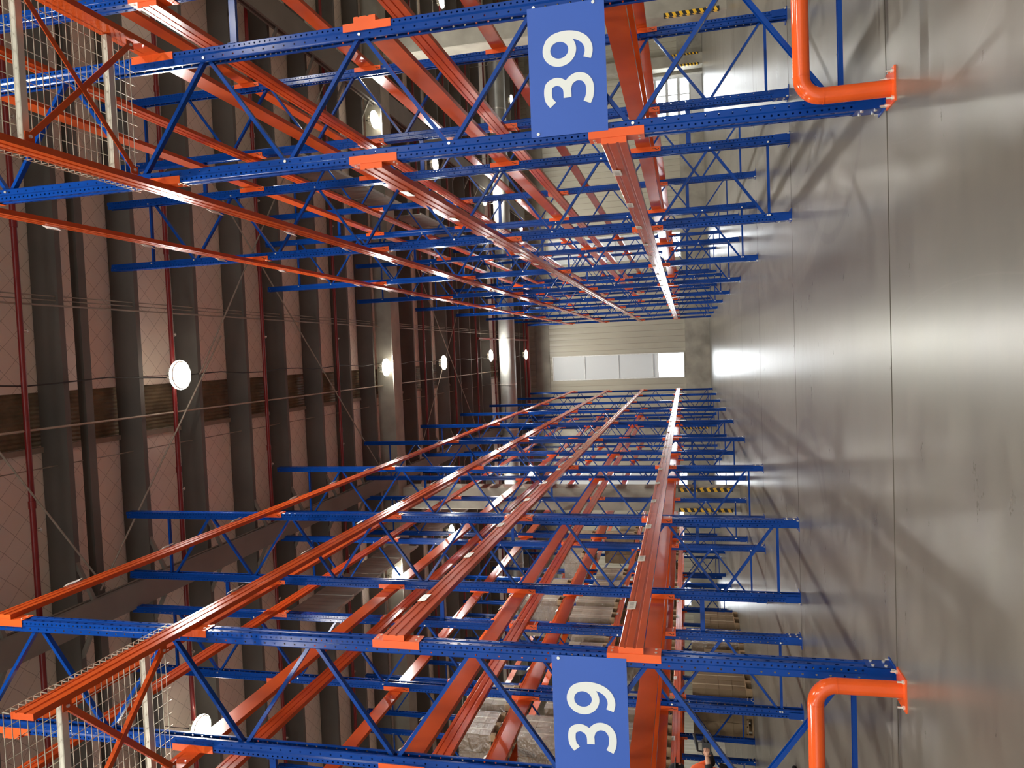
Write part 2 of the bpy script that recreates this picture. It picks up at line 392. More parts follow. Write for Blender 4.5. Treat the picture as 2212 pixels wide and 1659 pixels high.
for k, x in enumerate(WX):
    root = empty('window_%d' % (k+1), 'tall strip window with grey panes and bright bottom pane, %s' %
                 ['far lower end of the end wall', 'behind the lower racks', 'at the end of the aisle', 'behind the upper racks'][k], 'window', (x, YW, 0))
    root['kind'] = 'structure'
    f = MB('frame_w'); t = 0.055
    for xx in (-WHALF, WHALF-t): f.box(xx, xx+t, -0.03, 0.08, WZ0, WZ1)
    cuts = [WZ0, 2.76, 3.06, 4.95, 6.85, WZ1-t]
    for z in cuts: f.box(-WHALF+t, WHALF-t, -0.03, 0.08, z, z+(t if z in (WZ0, cuts[1], cuts[-1]) else 0.025))
    obj('window_frame', f, root)
    p = MB('daylight'); p.box(-WHALF+t, WHALF-t, 0.02, 0.03, WZ0+t, 2.76); obj('clear_pane', p, root)
    for a, c in ((2.76+t, 3.06), (3.085, 4.95), (4.975, 6.85), (6.875, WZ1-t)):
        p = MB('pane'); p.box(-WHALF+t, WHALF-t, 0.02, 0.03, a, c); obj('frosted_pane', p, root)

# dock door in the end wall, to the right
d = empty('door_1', 'pale sectional dock door in the end wall behind the upper racks', 'door', (13.5, YW-0.07, 0)); d['kind'] = 'structure'
for k in range(5):
    p = MB('door'); p.box(-1.4, 1.4, -0.05, 0, 0.02+k*0.62, 0.02+k*0.62+0.605); p = obj('door_panel', p, d)
    if k in (1, 2, 3):
        for x in (-1.28, -0.40, 0.48):
            g = MB('daylight'); g.box(x, x+0.80, -0.056, -0.05, 0.10+k*0.62, 0.10+k*0.62+0.44); obj('added_glow_panel', g, p)  # glowing panels added for open-dock daylight and its reflection on the floor
p = MB('frame_w'); p.box(-1.5, -1.4, -0.08, 0, 0, 3.2); p.box(1.4, 1.5, -0.08, 0, 0, 3.2); p.box(-1.5, 1.5, -0.08, 0, 3.12, 3.25); obj('door_frame', p, d)

# ------------------------------------------------------------------ columns and roof frame
def column(x, y, label, stripes_side, zt=10.1, w=0.62):
    root = empty('concrete_column', label, 'column', (x, y, 0), 0, 'concrete columns')
    c = MB('conc'); h = w/2; ch = 0.02
    prof = [(-h+ch,-h),(h-ch,-h),(h,-h+ch),(h,h-ch),(h-ch,h),(-h+ch,h),(-h,h-ch),(-h,-h+ch)]
    c.bar((0,0,0), (0,0,zt), prof, (0,1,0)); obj('shaft', c, root)
    for sx in (-1, 1):
        g = MB('black'); t = 0.012; zz0, zz1 = 0.18, 1.58
        hx = sx*h
        g.box(min(hx-sx*0.09, hx+sx*t), max(hx-sx*0.09, hx+sx*t), -h-t, -h, zz0, zz1)
        g.box(min(hx, hx+sx*t), max(hx, hx+sx*t), -h, -h+0.09, zz0, zz1)
        for i in range(8):
            z = zz0+0.03+i*0.172
            y0 = -h-t-0.001
            a, e = sorted((hx-sx*0.09, hx+sx*t))
            g.add([(a,y0,z),(e,y0,z+0.05),(e,y0,z+0.13),(a,y0,z+0.08)], [(0,1,2,3)], 'yellow')
            x1 = hx+sx*(t+0.001)
            g.add([(x1,-h-t,z+0.05),(x1,-h+0.09,z),(x1,-h+0.09,z+0.08),(x1,-h-t,z+0.13)], [(0,1,2,3)], 'yellow')
        obj('corner_guard', g, root)
    if stripes_side:
        g = MB('brownstripe'); 
        for i in range(9):
            z = 3.6+i*0.62
            g.add([(h+0.002,-h+0.05,z),(h+0.002,h-0.05,z+0.2),(h+0.002,h-0.05,z+0.5),(h+0.002,-h+0.05,z+0.3)], [(0,1,2,3)])
        obj('faded_stripes', g, root)
    return root
column(-3.735, 20.31, 'grey concrete column with striped corner guards standing inside the lower back rack', True, 9.42)
column(9.25, 20.31, 'wide grey concrete column with striped corner guards at the upper edge of photo', False, 9.42)
column(-4.3, 40.9, 'far concrete column with striped guards against end wall, behind the lower racks', False)
column(15.45, 40.9, 'far concrete column with striped guards beside the pale dock door', False)

# transverse concrete girder over the columns
b = MB('conc'); b.box(XL+0.05, XR-0.05, 19.72, 20.34, 9.43, 9.93); 
tag(obj('roof_girder', b), 'deep concrete girder crossing the aisle above the striped columns', 'girder', 'roof girders')
def girder_along(x0, x1, label):
    root = empty('roof_girder', label, 'girder', ((x0+x1)/2, 0, 0), 0, 'roof girders')
    h = (x1-x0)/2
    w = MB('girder')
    for ya, yb in ((-2, 19.70), (20.36, 38.8)):
        w.box(-h, h, ya, yb, 9.44, 9.50); w.box(-0.05, 0.05, ya, yb, 9.50, 9.64); w.box(-h*0.8, h*0.8, ya, yb, 9.64, 9.69)
    obj('beam', w, root); return root
GL = girder_along(-3.27, -2.89, 'grey roof girder with knee braces running above the lower racks')
GR = girder_along(7.45, 8.02, 'grey roof girder with knee braces running above the upper racks')

JY = [-0.2, 1.3, 2.75, 4.2, 5.7, 7.2, 8.62, 10.10, 11.57, 13.07, 14.50, 16.10, 17.70, 19.20, 21.0, 22.40, 24.10, 25.80, 27.3, 28.8, 30.3, 31.8, 34.9, 36.4, 37.9, 39.4, 40.35]
JH = 0.47
for i, y in enumerate(JY):
    b = MB('joist')
    w = 0.09
    prof = [(-w/2, 0), (w/2, 0), (w/2, 0.06), (0.028, 0.11), (0.028, JH-0.06), (0.06, JH), (-0.06, JH), (-0.028, JH-0.06), (-0.028, 0.11), (-w/2, 0.06)]
    prof = [(-w/2, 0), (w/2, 0), (w/2-0.02, JH), (-w/2+0.02, JH)]
    b.bar((XL+0.05, y+w/2, 9.80), (XR-0.05, y+w/2, 9.80), prof)
    tag(obj('roof_joist', b), 'grey roof joist crossing the whole hall, %s from the camera' % nth(i), 'joist', 'roof joists')
    if 5 <= i <= 20:
        for g, xg, side in ((GL, -3.08, 1), (GL, -3.08, -1), (GR, 7.735, -1)):
            k = MB('girder')
            x1 = xg+side*0.16-g.location.x; x2 = xg+side*0.80-g.location.x
            k.rect((x1, y+w/2, 9.56), (x2, y+w/2, 9.88), 0.05, 0.055, (0,1,0))
            obj('knee_brace', k, g)
b = MB('joist'); b.box(XL+0.05, XR-0.05, 9.08, 9.22, 9.88, 10.01)
tag(obj('roof_crossbar', b), 'slim grey steel tube crossing below the ceiling just behind the widest joist', 'beam')

# sprinkler pipes
for i, y in enumerate([4.9, 7.93, 10.83, 13.62, 16.9, 20.95, 23.2, 26.45, 29.5, 32.4, 35.8, 38.8]):
    root = empty('sprinkler_pipe', 'dark red sprinkler pipe crossing under the ceiling, %s from the camera' % nth(i), 'pipe', (0, y, 9.74), 0, 'sprinkler pipes')
    b = MB('red'); b.cyl((XL+0.1, 0, 0), (XR-0.1, 0, 0), 0.037, 12)
    for x in (-12, -9, -6, -4.0, -1.4, 2.3, 5.0, 8, 11): b.cyl((x-0.05, 0, 0), (x+0.05, 0, 0), 0.046, 12)
    obj('pipe', b, root)
    for x in (-10.6, -7.6, -4.6, -1.75, 0.9, 3.7, 6.5, 9.5):
        s = MB('bolt'); s.cyl((x, 0.03, 0), (x, 0.085, 0), 0.012, 8); s.cyl((x, 0.085, 0), (x, 0.10, 0), 0.028, 10); s.tube([(x-0.02,0.06,0),(x-0.03,0.09,0.0),(x-0.02,0.115,0)], 0.005, 6)
        obj('sprinkler_head', s, root)
# conduits, cables and bracing rods
def pipe_thing(name, mat, pts, r, label, cat, group=None, seg=8):
    b = MB(mat); b.tube(pts, r, seg); return tag(obj(name, b), label, cat, group)
pipe_thing('conduit', 'conduit', [(-0.42, -2, 9.76), (-0.42, 33, 9.76)], 0.016, 'pale conduit running the length of the aisle beside the dark ridge strip', 'conduit', 'ceiling conduits')
pipe_thing('conduit', 'rod', [(1.26, -2, 9.77), (1.27, YW-0.1, 9.77)], 0.013, 'grey conduit running lengthwise under the joists, aisle side of the thin pair', 'conduit', 'ceiling conduits')
pipe_thing('conduit', 'rod', [(1.34, -2, 9.85), (1.35, YW-0.1, 9.85)], 0.008, 'thin grey wire running lengthwise, nearer of the pair above the upper rack edge', 'wire', 'ceiling conduits')
pipe_thing('conduit', 'rod', [(1.40, -2, 9.85), (1.41, YW-0.1, 9.85)], 0.008, 'thin grey wire running lengthwise, outer of the pair above the upper rack edge', 'wire', 'ceiling conduits')
pipe_thing('conduit', 'rod', [(-0.98, -2, 10.0), (-1.0, YW-0.1, 10.0)], 0.008, 'thin grey wire along the ceiling lining on lower side of the ridge strip', 'wire', 'ceiling conduits')
pipe_thing('lamp_cable', 'cable', [(0.22, 0, 9.78)]+[(0.20+0.03*math.sin(k*1.7), 1+k*0.7, 9.77+0.012*math.cos(k*2.3)) for k in range(54)], 0.010, 'black wavy cable feeding the row of lamps over the aisle', 'cable')
for p0, p1, lab in [((0.35, 6.8, 9.72), (-2.86, 9.0, 9.66), 'grey bracing rod slanting from first lamp down to the lower roof girder, nearest'),
                    ((0.9, 12.2, 9.72), (-2.86, 8.9, 9.66), 'grey bracing rod slanting across the ceiling past the nearest lamp'),
                    ((3.9, 12.0, 9.72), (-2.86, 19.2, 9.66), 'long grey bracing rod crossing the ceiling above the middle of the aisle'),
                    ((0.2, 11.5, 9.72), (7.42, 17.0, 9.66), 'grey bracing rod slanting from nearest lamp towards the upper racks'),
                    ((4.0, 22.0, 9.72), (-2.86, 29.0, 9.66), 'grey bracing rod beyond the concrete girder, slanting to the lower racks'),
                    ((-2.86, 22.0, 9.66), (4.0, 29.0, 9.72), 'grey bracing rod beyond the concrete girder, slanting to the upper racks')]:
    pipe_thing('bracing_rod', 'rod', [p0, p1], 0.014, lab, 'rod', 'bracing rods')

# foil duct across the far end
root = empty('air_duct', 'silver foil air duct crossing the hall in front of the end wall', 'duct', (0, 31.75, 8.98))
b = MB('foil')
prof = [(0.36*math.cos(2*PI*k/24), 0.36*math.sin(2*PI*k/24)) for k in range(24)]
b.bar((-14, 0, 0), (14, 0, 0), prof, m=None, smooth=True); obj('duct_tube', b, root)
for x in range(-13, 14, 2):
    r = MB('zinc'); r.cyl((x-0.03, 0, 0), (x+0.03, 0, 0), 0.372, 24); r.cyl((x, 0, 0.36), (x, 0, 1.30), 0.008, 6); obj('hanger_band', r, root)
# red main and cable tray near the end wall
pipe_thing('fire_main', 'red', [(-16, 39.0, 9.60), (16, 39.0, 9.60)], 0.085, 'thick dark red fire main crossing just before the end wall', 'pipe', None, 12)
pipe_thing('fire_main', 'red', [(1.05, 29.8, 9.75), (1.05, 38.9, 9.62)], 0.045, 'red pipe running lengthwise to the thick fire main above the aisle end', 'pipe', None, 12)
root = empty('cable_tray', 'ladder cable tray fixed high across the end wall', 'cable tray', (0, YW-0.35, 10.0))
b = MB('conduit'); b.box(-16, 16, -0.15, -0.12, -0.05, 0.05); b.box(-16, 16, 0.12, 0.15, -0.05, 0.05); obj('rail', b, root)
b = MB('conduit')
for k in range(100): b.box(-15.9+k*0.32, -15.86+k*0.32, -0.12, 0.12, -0.02, 0.02)
o = obj('rungs', b, root)

# ribbed smoke curtains hanging below the joists
def curtain(x, ys, label_side, face):
    for i, (y0, y1, zb) in enumerate(ys):
        b = MB('sheet'); k = int((y1-y0)/0.11)
        pts = []
        for j in range(k+1):
            yy = y0+(y1-y0)*j/k
            pts.append((yy, 0.018 if j % 2 else 0.0))
        vs = []; n = len(pts)
        for z in (zb, 9.78):
            for yy, dx in pts: vs.append((x+dx, yy, z))
            for yy, dx in reversed(pts): vs.append((x+dx+0.02, yy, z))
        m2 = 2*n
        fs = [(q, (q+1) % m2, m2+(q+1) % m2, m2+q) for q in range(m2)]
        b.add(vs, fs)
        b.box(x-0.01, x+0.05, y0, y1, zb-0.03, zb)
        tag(obj('smoke_curtain', b), 'grey ribbed sheet hanging below the joists behind the %s, %s from the camera' % (label_side, nth(i)), 'curtain', 'smoke curtain sheets, '+label_side)
curtain(4.62, [(13.7, 15.2, 8.9), (15.3, 16.83, 8.85), (16.97, 18.3, 8.9), (18.4, 19.6, 8.9), (21.05, 23.1, 8.9), (23.3, 24.8, 8.9), (24.9, 26.38, 8.9), (26.52, 28.0, 8.9)], 'upper racks', -1)
curtain(-5.05, [(13.7, 15.2, 8.8), (15.3, 16.83, 8.85), (16.97, 18.3, 8.9), (18.4, 19.6, 8.9), (21.05, 23.1, 8.9), (23.3, 24.8, 8.9)], 'lower racks', 1)

# ------------------------------------------------------------------ lamps
LAMPY = [-9.0, -3.0, 3.2, 10.7, 19.40, 24.5, 30.9, 38.1]
def lamp_meshes():
    h = MB('housing')
    h.lathe([(0.03, 0.20), (0.10, 0.19), (0.11, 0.09), (0.16, 0.07), (0.235, 0.045), (0.240, 0.0), (0.225, -0.012), (0.215, 0.0), (0.205, 0.03), (0.0, 0.035)], (0, 0, 0))
    for k in range(10):
        a = 2*PI*k/10
        h.bar((0.05*math.cos(a), 0.05*math.sin(a), 0.13), (0.14*math.cos(a), 0.14*math.sin(a), 0.13), [(-0.004,-0.06),(0.004,-0.06),(0.004,0.06),(-0.004,0.06)])
    d = MB('lamp'); n = 28
    ring = [(0.205*math.cos(2*PI*k/n), 0.205*math.sin(2*PI*k/n), -0.004) for k in range(n)]
    d.add(ring, [tuple(reversed(range(n)))])
    g = MB('rimglow')  # rim glow added to throw some light up at the ceiling
    g.lathe([(0.243, 0.002), (0.247, 0.025), (0.243, 0.048)], (0, 0, 0))
    c = MB('cable'); c.cyl((0, 0, 0.2), (0, 0, 0.26), 0.022, 8); c.cyl((0,0,0.26),(0,0,0.81),0.006,6)
    return h.mesh('housing'), d.mesh('diffuser'), g.mesh('glowing_rim'), c.mesh('hanger')
LM = lamp_meshes()
def lamp(x, y, z, label):
    root = empty('high_bay_lamp', label, 'lamp', (x, y, z), 0, 'round ceiling lamps')
    for nme, me in zip(('housing', 'diffuser', 'glowing_rim', 'hanger'), LM): obj(nme, me, root)
for row, X in (('above the aisle', None), ('above the upper racks', 1), ('beyond the lower racks', -1)):
    for i, y in enumerate(LAMPY):
        x = (0.21, 0.14, 0.2, 0.21, 0.10, 0.13, 0.30, 0.27)[i] if X is None else (7.0 if X > 0 else -5.85)
        place = ['well behind the camera, back row', 'just behind the camera', 'above the camera, out of view', 'nearest in view', 'second in view', 'third in view', 'fourth in view', 'farthest, by the end wall'][i]
        lamp(x, y, 9.48, 'round white high bay lamp %s, %s' % (row, place))
for sx, side in ((-12.6, 'far lower'), (13.2, 'far upper')):
    for i, y in enumerate((4, 15, 26, 37)):
        lamp(sx, y, 9.48, 'round white high bay lamp over the %s aisle, %s from the camera' % (side, nth(i)))

# ------------------------------------------------------------------ pallet racking
P = 0.0437                      # hole pitch
def hole_strip(b, fn, nz, p, a0, a1, r, sl=1.0, m=None, skip=lambda i: False, z0=0.0):
    """one perforated strip: nz cells of height p between a0 and a1, each with a real hole"""
    for i in range(nz):
        za, zb = z0+i*p, z0+(i+1)*p; zc, ac = (za+zb)/2, (a0+a1)/2
        if skip(i): b.add([fn(a0,za), fn(a1,za), fn(a1,zb), fn(a0,zb)], [(0,1,2,3)], m); continue
        out = [(a0,za),(ac,za),(a1,za),(a1,zc),(a1,zb),(ac,zb),(a0,zb),(a0,zc)]
        inn = [(ac+r*math.cos(t), zc+r*sl*math.sin(t)) for t in [PI*1.25, PI*1.5, PI*1.75, 0, PI*0.25, PI*0.5, PI*0.75, PI]]
        b.add([fn(*q) for q in out]+[fn(*q) for q in inn], [(k, (k+1) % 8, 8+(k+1) % 8, 8+k) for k in range(8)], m)
def upright_mb():
    """perforated sheet-metal post: web at x=0 facing -x, two flanges running to x=0.10"""
    b = MB('blue')
    H = ZT; hw = 0.06
    n1 = int(H/P); n2 = n1//2; top = n2*2*P
    def quad(p, q, za=0, zb=top): b.add([(*p, za), (*q, za), (*q, zb), (*p, zb)], [(0,1,2,3)])
    # web
    hole_strip(b, lambda a, z: (0, a, z), n2, 2*P, -0.056, -0.022, 0.008, 2.0)
    hole_strip(b, lambda a, z: (0, a, z), n2-1, 2*P, 0.022, 0.056, 0.008, 2.0, z0=P)
    quad((0, 0.022), (0, 0.056), 0, P); quad((0, 0.022), (0, 0.056), top-P, top)
    quad((0, -0.022), (0.007, -0.014)); quad((0.007, -0.014), (0.007, 0.014)); quad((0.007, 0.014), (0, 0.022))
    for s in (-1, 1):
        quad((0, s*0.056), (0.004, s*hw))
        hole_strip(b, lambda a, z: (a, s*hw, z), n2*2, P, 0.004, 0.040, 0.0075)
        quad((0.040, s*hw), (0.052, s*0.050))
        hole_strip(b, lambda a, z: (a, s*0.050, z), n2, 2*P, 0.052, 0.092, 0.0075)
        quad((0.092, s*0.050), (0.100, s*0.044)); quad((0.100, s*0.044), (0.100, s*0.026)); quad((0.100, s*0.026), (0.092, s*0.024))
    # sleeve at the foot
    b.box(-0.004, 0, -0.064, 0.064, 0.0, 0.17)
    for s in (-1, 1): b.box(-0.004, 0.075, s*0.062-0.002, s*0.062+0.002, 0.0, 0.17)
    for s in (-1, 1):
        for z in (0.05, 0.13): b.cyl((-0.004, s*0.035, z), (-0.012, s*0.035, z), 0.011, 6, 'bolt')
    return b
UP = upright_mb()
def flip_mb(o, fx):
    r = MB(*o.mats); r.v = [fx(v) for v in o.v]; r.f = list(o.f); r.mi = list(o.mi); r.sm = list(o.sm); return r
DEPTH = 1.01
UPR = flip_mb(UP, lambda v: (DEPTH-v[0], -v[1], v[2]))
FN = [0.27]+[1.57+1.31*k for k in range(6)]
RN = [0.915+1.31*k for k in range(7)]
CPROF = [(-0.014,-0.021),(0.014,-0.021),(0.014,-0.017),(-0.010,-0.017),(-0.010,0.017),(0.014,0.017),(0.014,0.021),(-0.014,0.021)]
def braces():
    seq = []
    for k in range(7):
        seq.append(((0.075, FN[k]), (DEPTH-0.075, RN[k]), 1))
        if k < 6: seq.append(((DEPTH-0.075, RN[k]), (0.075, FN[k+1]), -1))
    out = []
    for (xa, za), (xb, zb), s in seq:
        b = MB('blue'); yo = 0.004*s
        d = Vector((xb-xa, 0, zb-za)).normalized()
        b.bar((xa+d.x*0.02, yo+0.0, za+d.z*0.03+0.01), (xb-d.x*0.02, yo, zb-d.z*0.03-0.01), [(q*s, p) for p, q in [(c[1], c[0]) for c in CPROF]][::1] if False else CPROF, (0, s, 0))
        b.cyl((xa, -0.050, za), (xa, -0.059, za), 0.011, 8, 'bolt')
        out.append(('diagonal_brace', b))
    for z in (0.245, 8.83):
        b = MB('blue'); b.bar((0.06, 0, z), (DEPTH-0.06, 0, z), CPROF, (0, 1, 0))
        for x in (0.075, DEPTH-0.075): b.cyl((x, -0.050, z), (x, -0.059, z), 0.011, 8, 'bolt')
        out.append(('horizontal_brace', b))
    return out
BR = braces()
def plate_mb(rear):
    b = MB('blue'); x0 = DEPTH-0.13 if rear else -0.02
    b.box(x0, x0+0.15, -0.09, 0.09, 0.0, 0.008)
    xb = x0+0.13 if rear else x0+0.02
    for s in (-1, 1): b.cyl((xb, s*0.08, 0.008), (xb, s*0.08, 0.03), 0.009, 6, 'bolt')
    return b
FP = [plate_mb(False), plate_mb(True)]
MESH = {'up': UP.mesh('upright'), 'upr': UPR.mesh('upright'), 'p0': FP[0].mesh('base_plate'), 'p1': FP[1].mesh('base_plate'),
        'br': [(n, b.mesh(n)) for n, b in BR]}
whole = MB('blue', 'bolt')
for q in [UP, UPR]+FP+[b for n, b in BR]: whole.join(q)
MESH['frame'] = whole.mesh('rack_frame')
def frame(x, y, rz, label, detailed, group):
    if not detailed:
        return tag(obj('pallet_rack', MESH['frame'], None, (x, y, 0), rz), label, 'rack frame', group)
    r = empty('pallet_rack', label, 'rack frame', (x, y, 0), rz, group)
    obj('upright', MESH['up'], r); obj('upright', MESH['upr'], r)
    for n, me in MESH['br']: obj(n, me, r)
    obj('base_plate', MESH['p0'], r); obj('base_plate', MESH['p1'], r)
    return r

# beams: local x = outward from the upright face times s, y along the bay, z from the underside
BPROF = [(0.006, 0), (0.050, 0), (0.050, 0.048), (0.044, 0.054), (0.044, 0.066), (0.050, 0.072), (0.050, 0.120), (0.045, 0.125), (0.045, 0.133),
         (0.050, 0.138), (0.050, BH-0.006), (0.046, BH), (0.006, BH)]
def beam_parts(s, ya, yb, near_outer=False):
    """ya/yb: ends of the steel box; near_outer: first bracket wraps the near side of the end frame"""
    bar = MB('orange')
    vs = [(s*x, ya, z) for x, z in BPROF]+[(s*x, yb, z) for x, z in BPROF]; n = len(BPROF)
    fs = [(i, (i+1) % n, n+(i+1) % n, n+i) for i in range(n)]
    bar.add(vs, fs); bar.add(vs, [tuple(range(n)), tuple(range(n, 2*n))], 'bracket')
    def br(y0, y1, yl0, yl1, sq):
        k = MB('bracket')
        k.box(min(0.0005*s, s*0.006), max(0.0005*s, s*0.006), y0, y1, -0.12, BH+0.085)
        k.box(min(-s*0.052, s*0.006), max(-s*0.052, s*0.006), yl0, yl1, -0.12, BH+0.085)
        for z in (-0.085, BH+0.05):
            for yy in (y0+(y1-y0)*0.3, y0+(y1-y0)*0.75):
                k.cyl((s*0.006, yy, z), (s*0.013, yy, z), 0.009, 6, 'bolt')
        if sq is not None:       # the little snaking black slot on the lug
            pts = []
            for j in range(13):
                t = j/12; z = -0.022-0.075*t
                x = -0.024+0.010*math.sin((t-0.5)*2*PI*0.95)*(1 if s > 0 else -1)*-1
                pts.append((x*s, z))
            for j in range(12):
                (xa, za), (xb, zb) = pts[j], pts[j+1]
                w = 0.0022+0.0016*math.sin(PI*(j+0.5)/12)
                k.add([(xa-w, sq, za+w*0.5), (xa+w, sq, za-w*0.5), (xb+w, sq, zb-w*0.5), (xb-w, sq, zb+w*0.5)], [(0,1,2,3)], 'black')
            x, z = pts[-1]
            k.add([(x-0.006, sq, z-0.004), (x+0.006, sq, z-0.004), (x+0.006, sq, z+0.006), (x-0.006, sq, z+0.006)], [(0,1,2,3)], 'black')
        return k
    near = br(-0.0665, 0.06, -0.0665, -0.0615, None) if near_outer else br(0.002, 0.06, 0.0615, 0.0665, None)
    far = br(L-0.06, L-0.002, L-0.0665, L-0.0615, L-0.0675)
    return bar, near, far
def label_mesh(s):
    b = MB('label', 'whitepaint')
    b.box(min(0, s*0.004), max(0, s*0.004), -0.085, 0.085, -0.035, 0.035)
    return b.mesh('label_plate')
LBL = {s: label_mesh(s) for s in (-1, 1)}
BM = {}
for s in (-1, 1):
    for kind in ('mid', 'first', 'long'):
        ya = {'mid': 0.004, 'first': -0.062, 'long': 3.62-D0}[kind]
        bar, near, far = beam_parts(s, ya, L-0.004, kind != 'mid')
        full = MB('orange', 'bracket', 'bolt', 'black')
        for q in (bar, near, far): full.join(q)
        BM[s, kind] = (bar.mesh('beam'), near.mesh('end_bracket'), far.mesh('end_bracket'), full.mesh('rack_beam'))
LVL = ['first', 'second', 'third', 'top']
def beam(xf, y, s, lvl, kind, label, parts, labels, group, z=None):
    z = ZL[lvl] if z is None else z
    m = BM[s, kind]
    if parts:
        r = empty('rack_beam', label, 'rack beam', (xf, y, z), 0, group)
        obj('beam', m[0], r); obj('end_bracket', m[1], r); obj('end_bracket', m[2], r)
    else:
        r = tag(obj('rack_beam', m[3], None, (xf, y, z)), label, 'rack beam', group)
    if labels:
        hi = lvl >= 2
        for dy in (0.80, 2.15, 3.50):
            t = obj('label_plate', LBL[s], r, (s*(0.052 if not hi else 0.056), dy+random.uniform(-0.03, 0.03), 0.140 if not hi else BH+0.012))
            t.rotation_euler = (0, s*(-0.10 if not hi else -0.55), random.uniform(-0.03, 0.03))
            t['label'] = 'white barcode label on the beam'
    return r
# racks: name, local x direction of depth (+1 away to +X), front face x, y offset, frames, levels, detail limit
RACKS = [('lower front rack', -1, -1.80, 0.0, range(0, 9), 5, 5),
         ('upper front rack', 1, 1.80, 0.0, range(0, 9), 5, 5),
         ('lower back rack', 1, -4.25, 0.0, range(0, 9), 2, 2),
         ('upper back rack', -1, 4.25, 0.0, range(0, 9), 2, 2),
         ('distant lower rack', -1, -7.75, -0.6, range(2, 9), 0, 0),
         ('distant outer lower rack', 1, -10.17, -0.6, range(2, 9), 0, 0)]
for rk, (nm, dx, xf, yo, fr, fd, bd) in enumerate(RACKS):
    rz = 0 if dx > 0 else PI
    fr = list(fr)
    for n in fr:
        y = D0+n*L+yo
        frame(xf, y, rz, 'blue perforated upright frame of the %s, %s from the camera' % (nm, nth(n-fr[0])), n < fd, 'frames of the '+nm)
    for n in fr[:-1]:
        y = D0+n*L+yo
        for lvl in range(4):
            for face in (0, 1):
                s = -dx if face == 0 else dx
                x = xf if face == 0 else xf+dx*DEPTH
                if 'distant' in nm and face == 1 and (lvl == 3): continue
                if rk == 5 and (face == 1 or n > 6): continue
                kind = 'mid'
                if n == 0: kind = 'long' if (lvl == 2 and rk < 2) else 'first'
                if rk < 2: side = 'aisle side' if face == 0 else 'hidden side'
                else: side = 'outer side' if face == 0 else 'inner side'
                bay = nth(n-fr[0])+' bay from camera'
                lab = 'orange beam of %s, %s, %s level, %s' % (nm, side, LVL[lvl], bay)
                beam(x, y, s, lvl, kind, lab, n < bd, (rk < 2 and face == 0) or (rk == 4 and face == 0 and n < 5), 'beams of the '+nm)

# spacers tying the back-to-back racks together
for sgn, nm in ((-1, 'lower'), (1, 'upper')):
    for n in range(0, 6):
        for z, lv in ((1.16, 'low'), (4.6, 'middle'), (7.9, 'high')):
            b = MB('blue'); xa, xb = sgn*2.815, sgn*3.235
            b.rect((xa, D0+n*L, z), (xb, D0+n*L, z), 0.03, 0.055)
            for x in (xa, xb):
                d = 1 if x == xa else -1; dd = sgn*d
                b.box(min(x, x+dd*0.006), max(x, x+dd*0.006), D0+n*L-0.05, D0+n*L+0.05, z-0.03, z+0.03)
            tag(obj('row_spacer', b), '%s blue row spacer between the two %s racks at their %s frame' % (lv, nm, nth(n)), 'row spacer', 'row spacers')

# ------------------------------------------------------------------ aisle number signs
def catmull(pts, n=10, closed=False):
    out = []; m = len(pts)
    rng = range(m) if closed else range(m-1)
    for i in rng:
        P0 = pts[(i-1) % m] if closed or i > 0 else pts[0]
        P1, P2 = pts[i % m], pts[(i+1) % m]
        P3 = pts[(i+2) % m] if closed or i+2 < m else pts[-1]
        for k in range(n):
            t = k/n
            out.append(tuple(0.5*((2*b)+(-a+c)*t+(2*a-5*b+4*c-d)*t*t+(-a+3*b-3*c+d)*t**3) for a, b, c, d in zip(P0, P1, P2, P3)))
    if not closed: out.append(pts[-1])
    return out
def stroke(b, pts, w, ox, oz, y0, y1, closed=False):
    """ribbon of width w along pts (x,z), extruded from y0 to y1; w may be a function of t"""
    m = len(pts); left = []; right = []
    for i, (x, z) in enumerate(pts):
        pa = pts[(i-1) % m] if closed else pts[max(i-1, 0)]; pb = pts[(i+1) % m] if closed else pts[min(i+1, m-1)]
        dx, dz = pb[0]-pa[0], pb[1]-pa[1]; l = math.hypot(dx, dz) or 1
        ww = (w(i/(m-1)) if callable(w) else w)/2
        left.append((x-dz/l*ww+ox, z+dx/l*ww+oz)); right.append((x+dz/l*ww+ox, z-dx/l*ww+oz))
    vs = []
    for y in (y0, y1):
        vs += [(x, y, z) for x, z in left]+[(x, y, z) for x, z in right]
    fs = []; k = range(m) if closed else range(m-1)
    for i in k:
        j = (i+1) % m
        fs += [(i, j, m+j, m+i), (2*m+i, 3*m+i, 3*m+j, 2*m+j), (i, 2*m+i, 2*m+j, j), (m+i, m+j, 3*m+j, 3*m+i)]
    b.add(vs, fs)
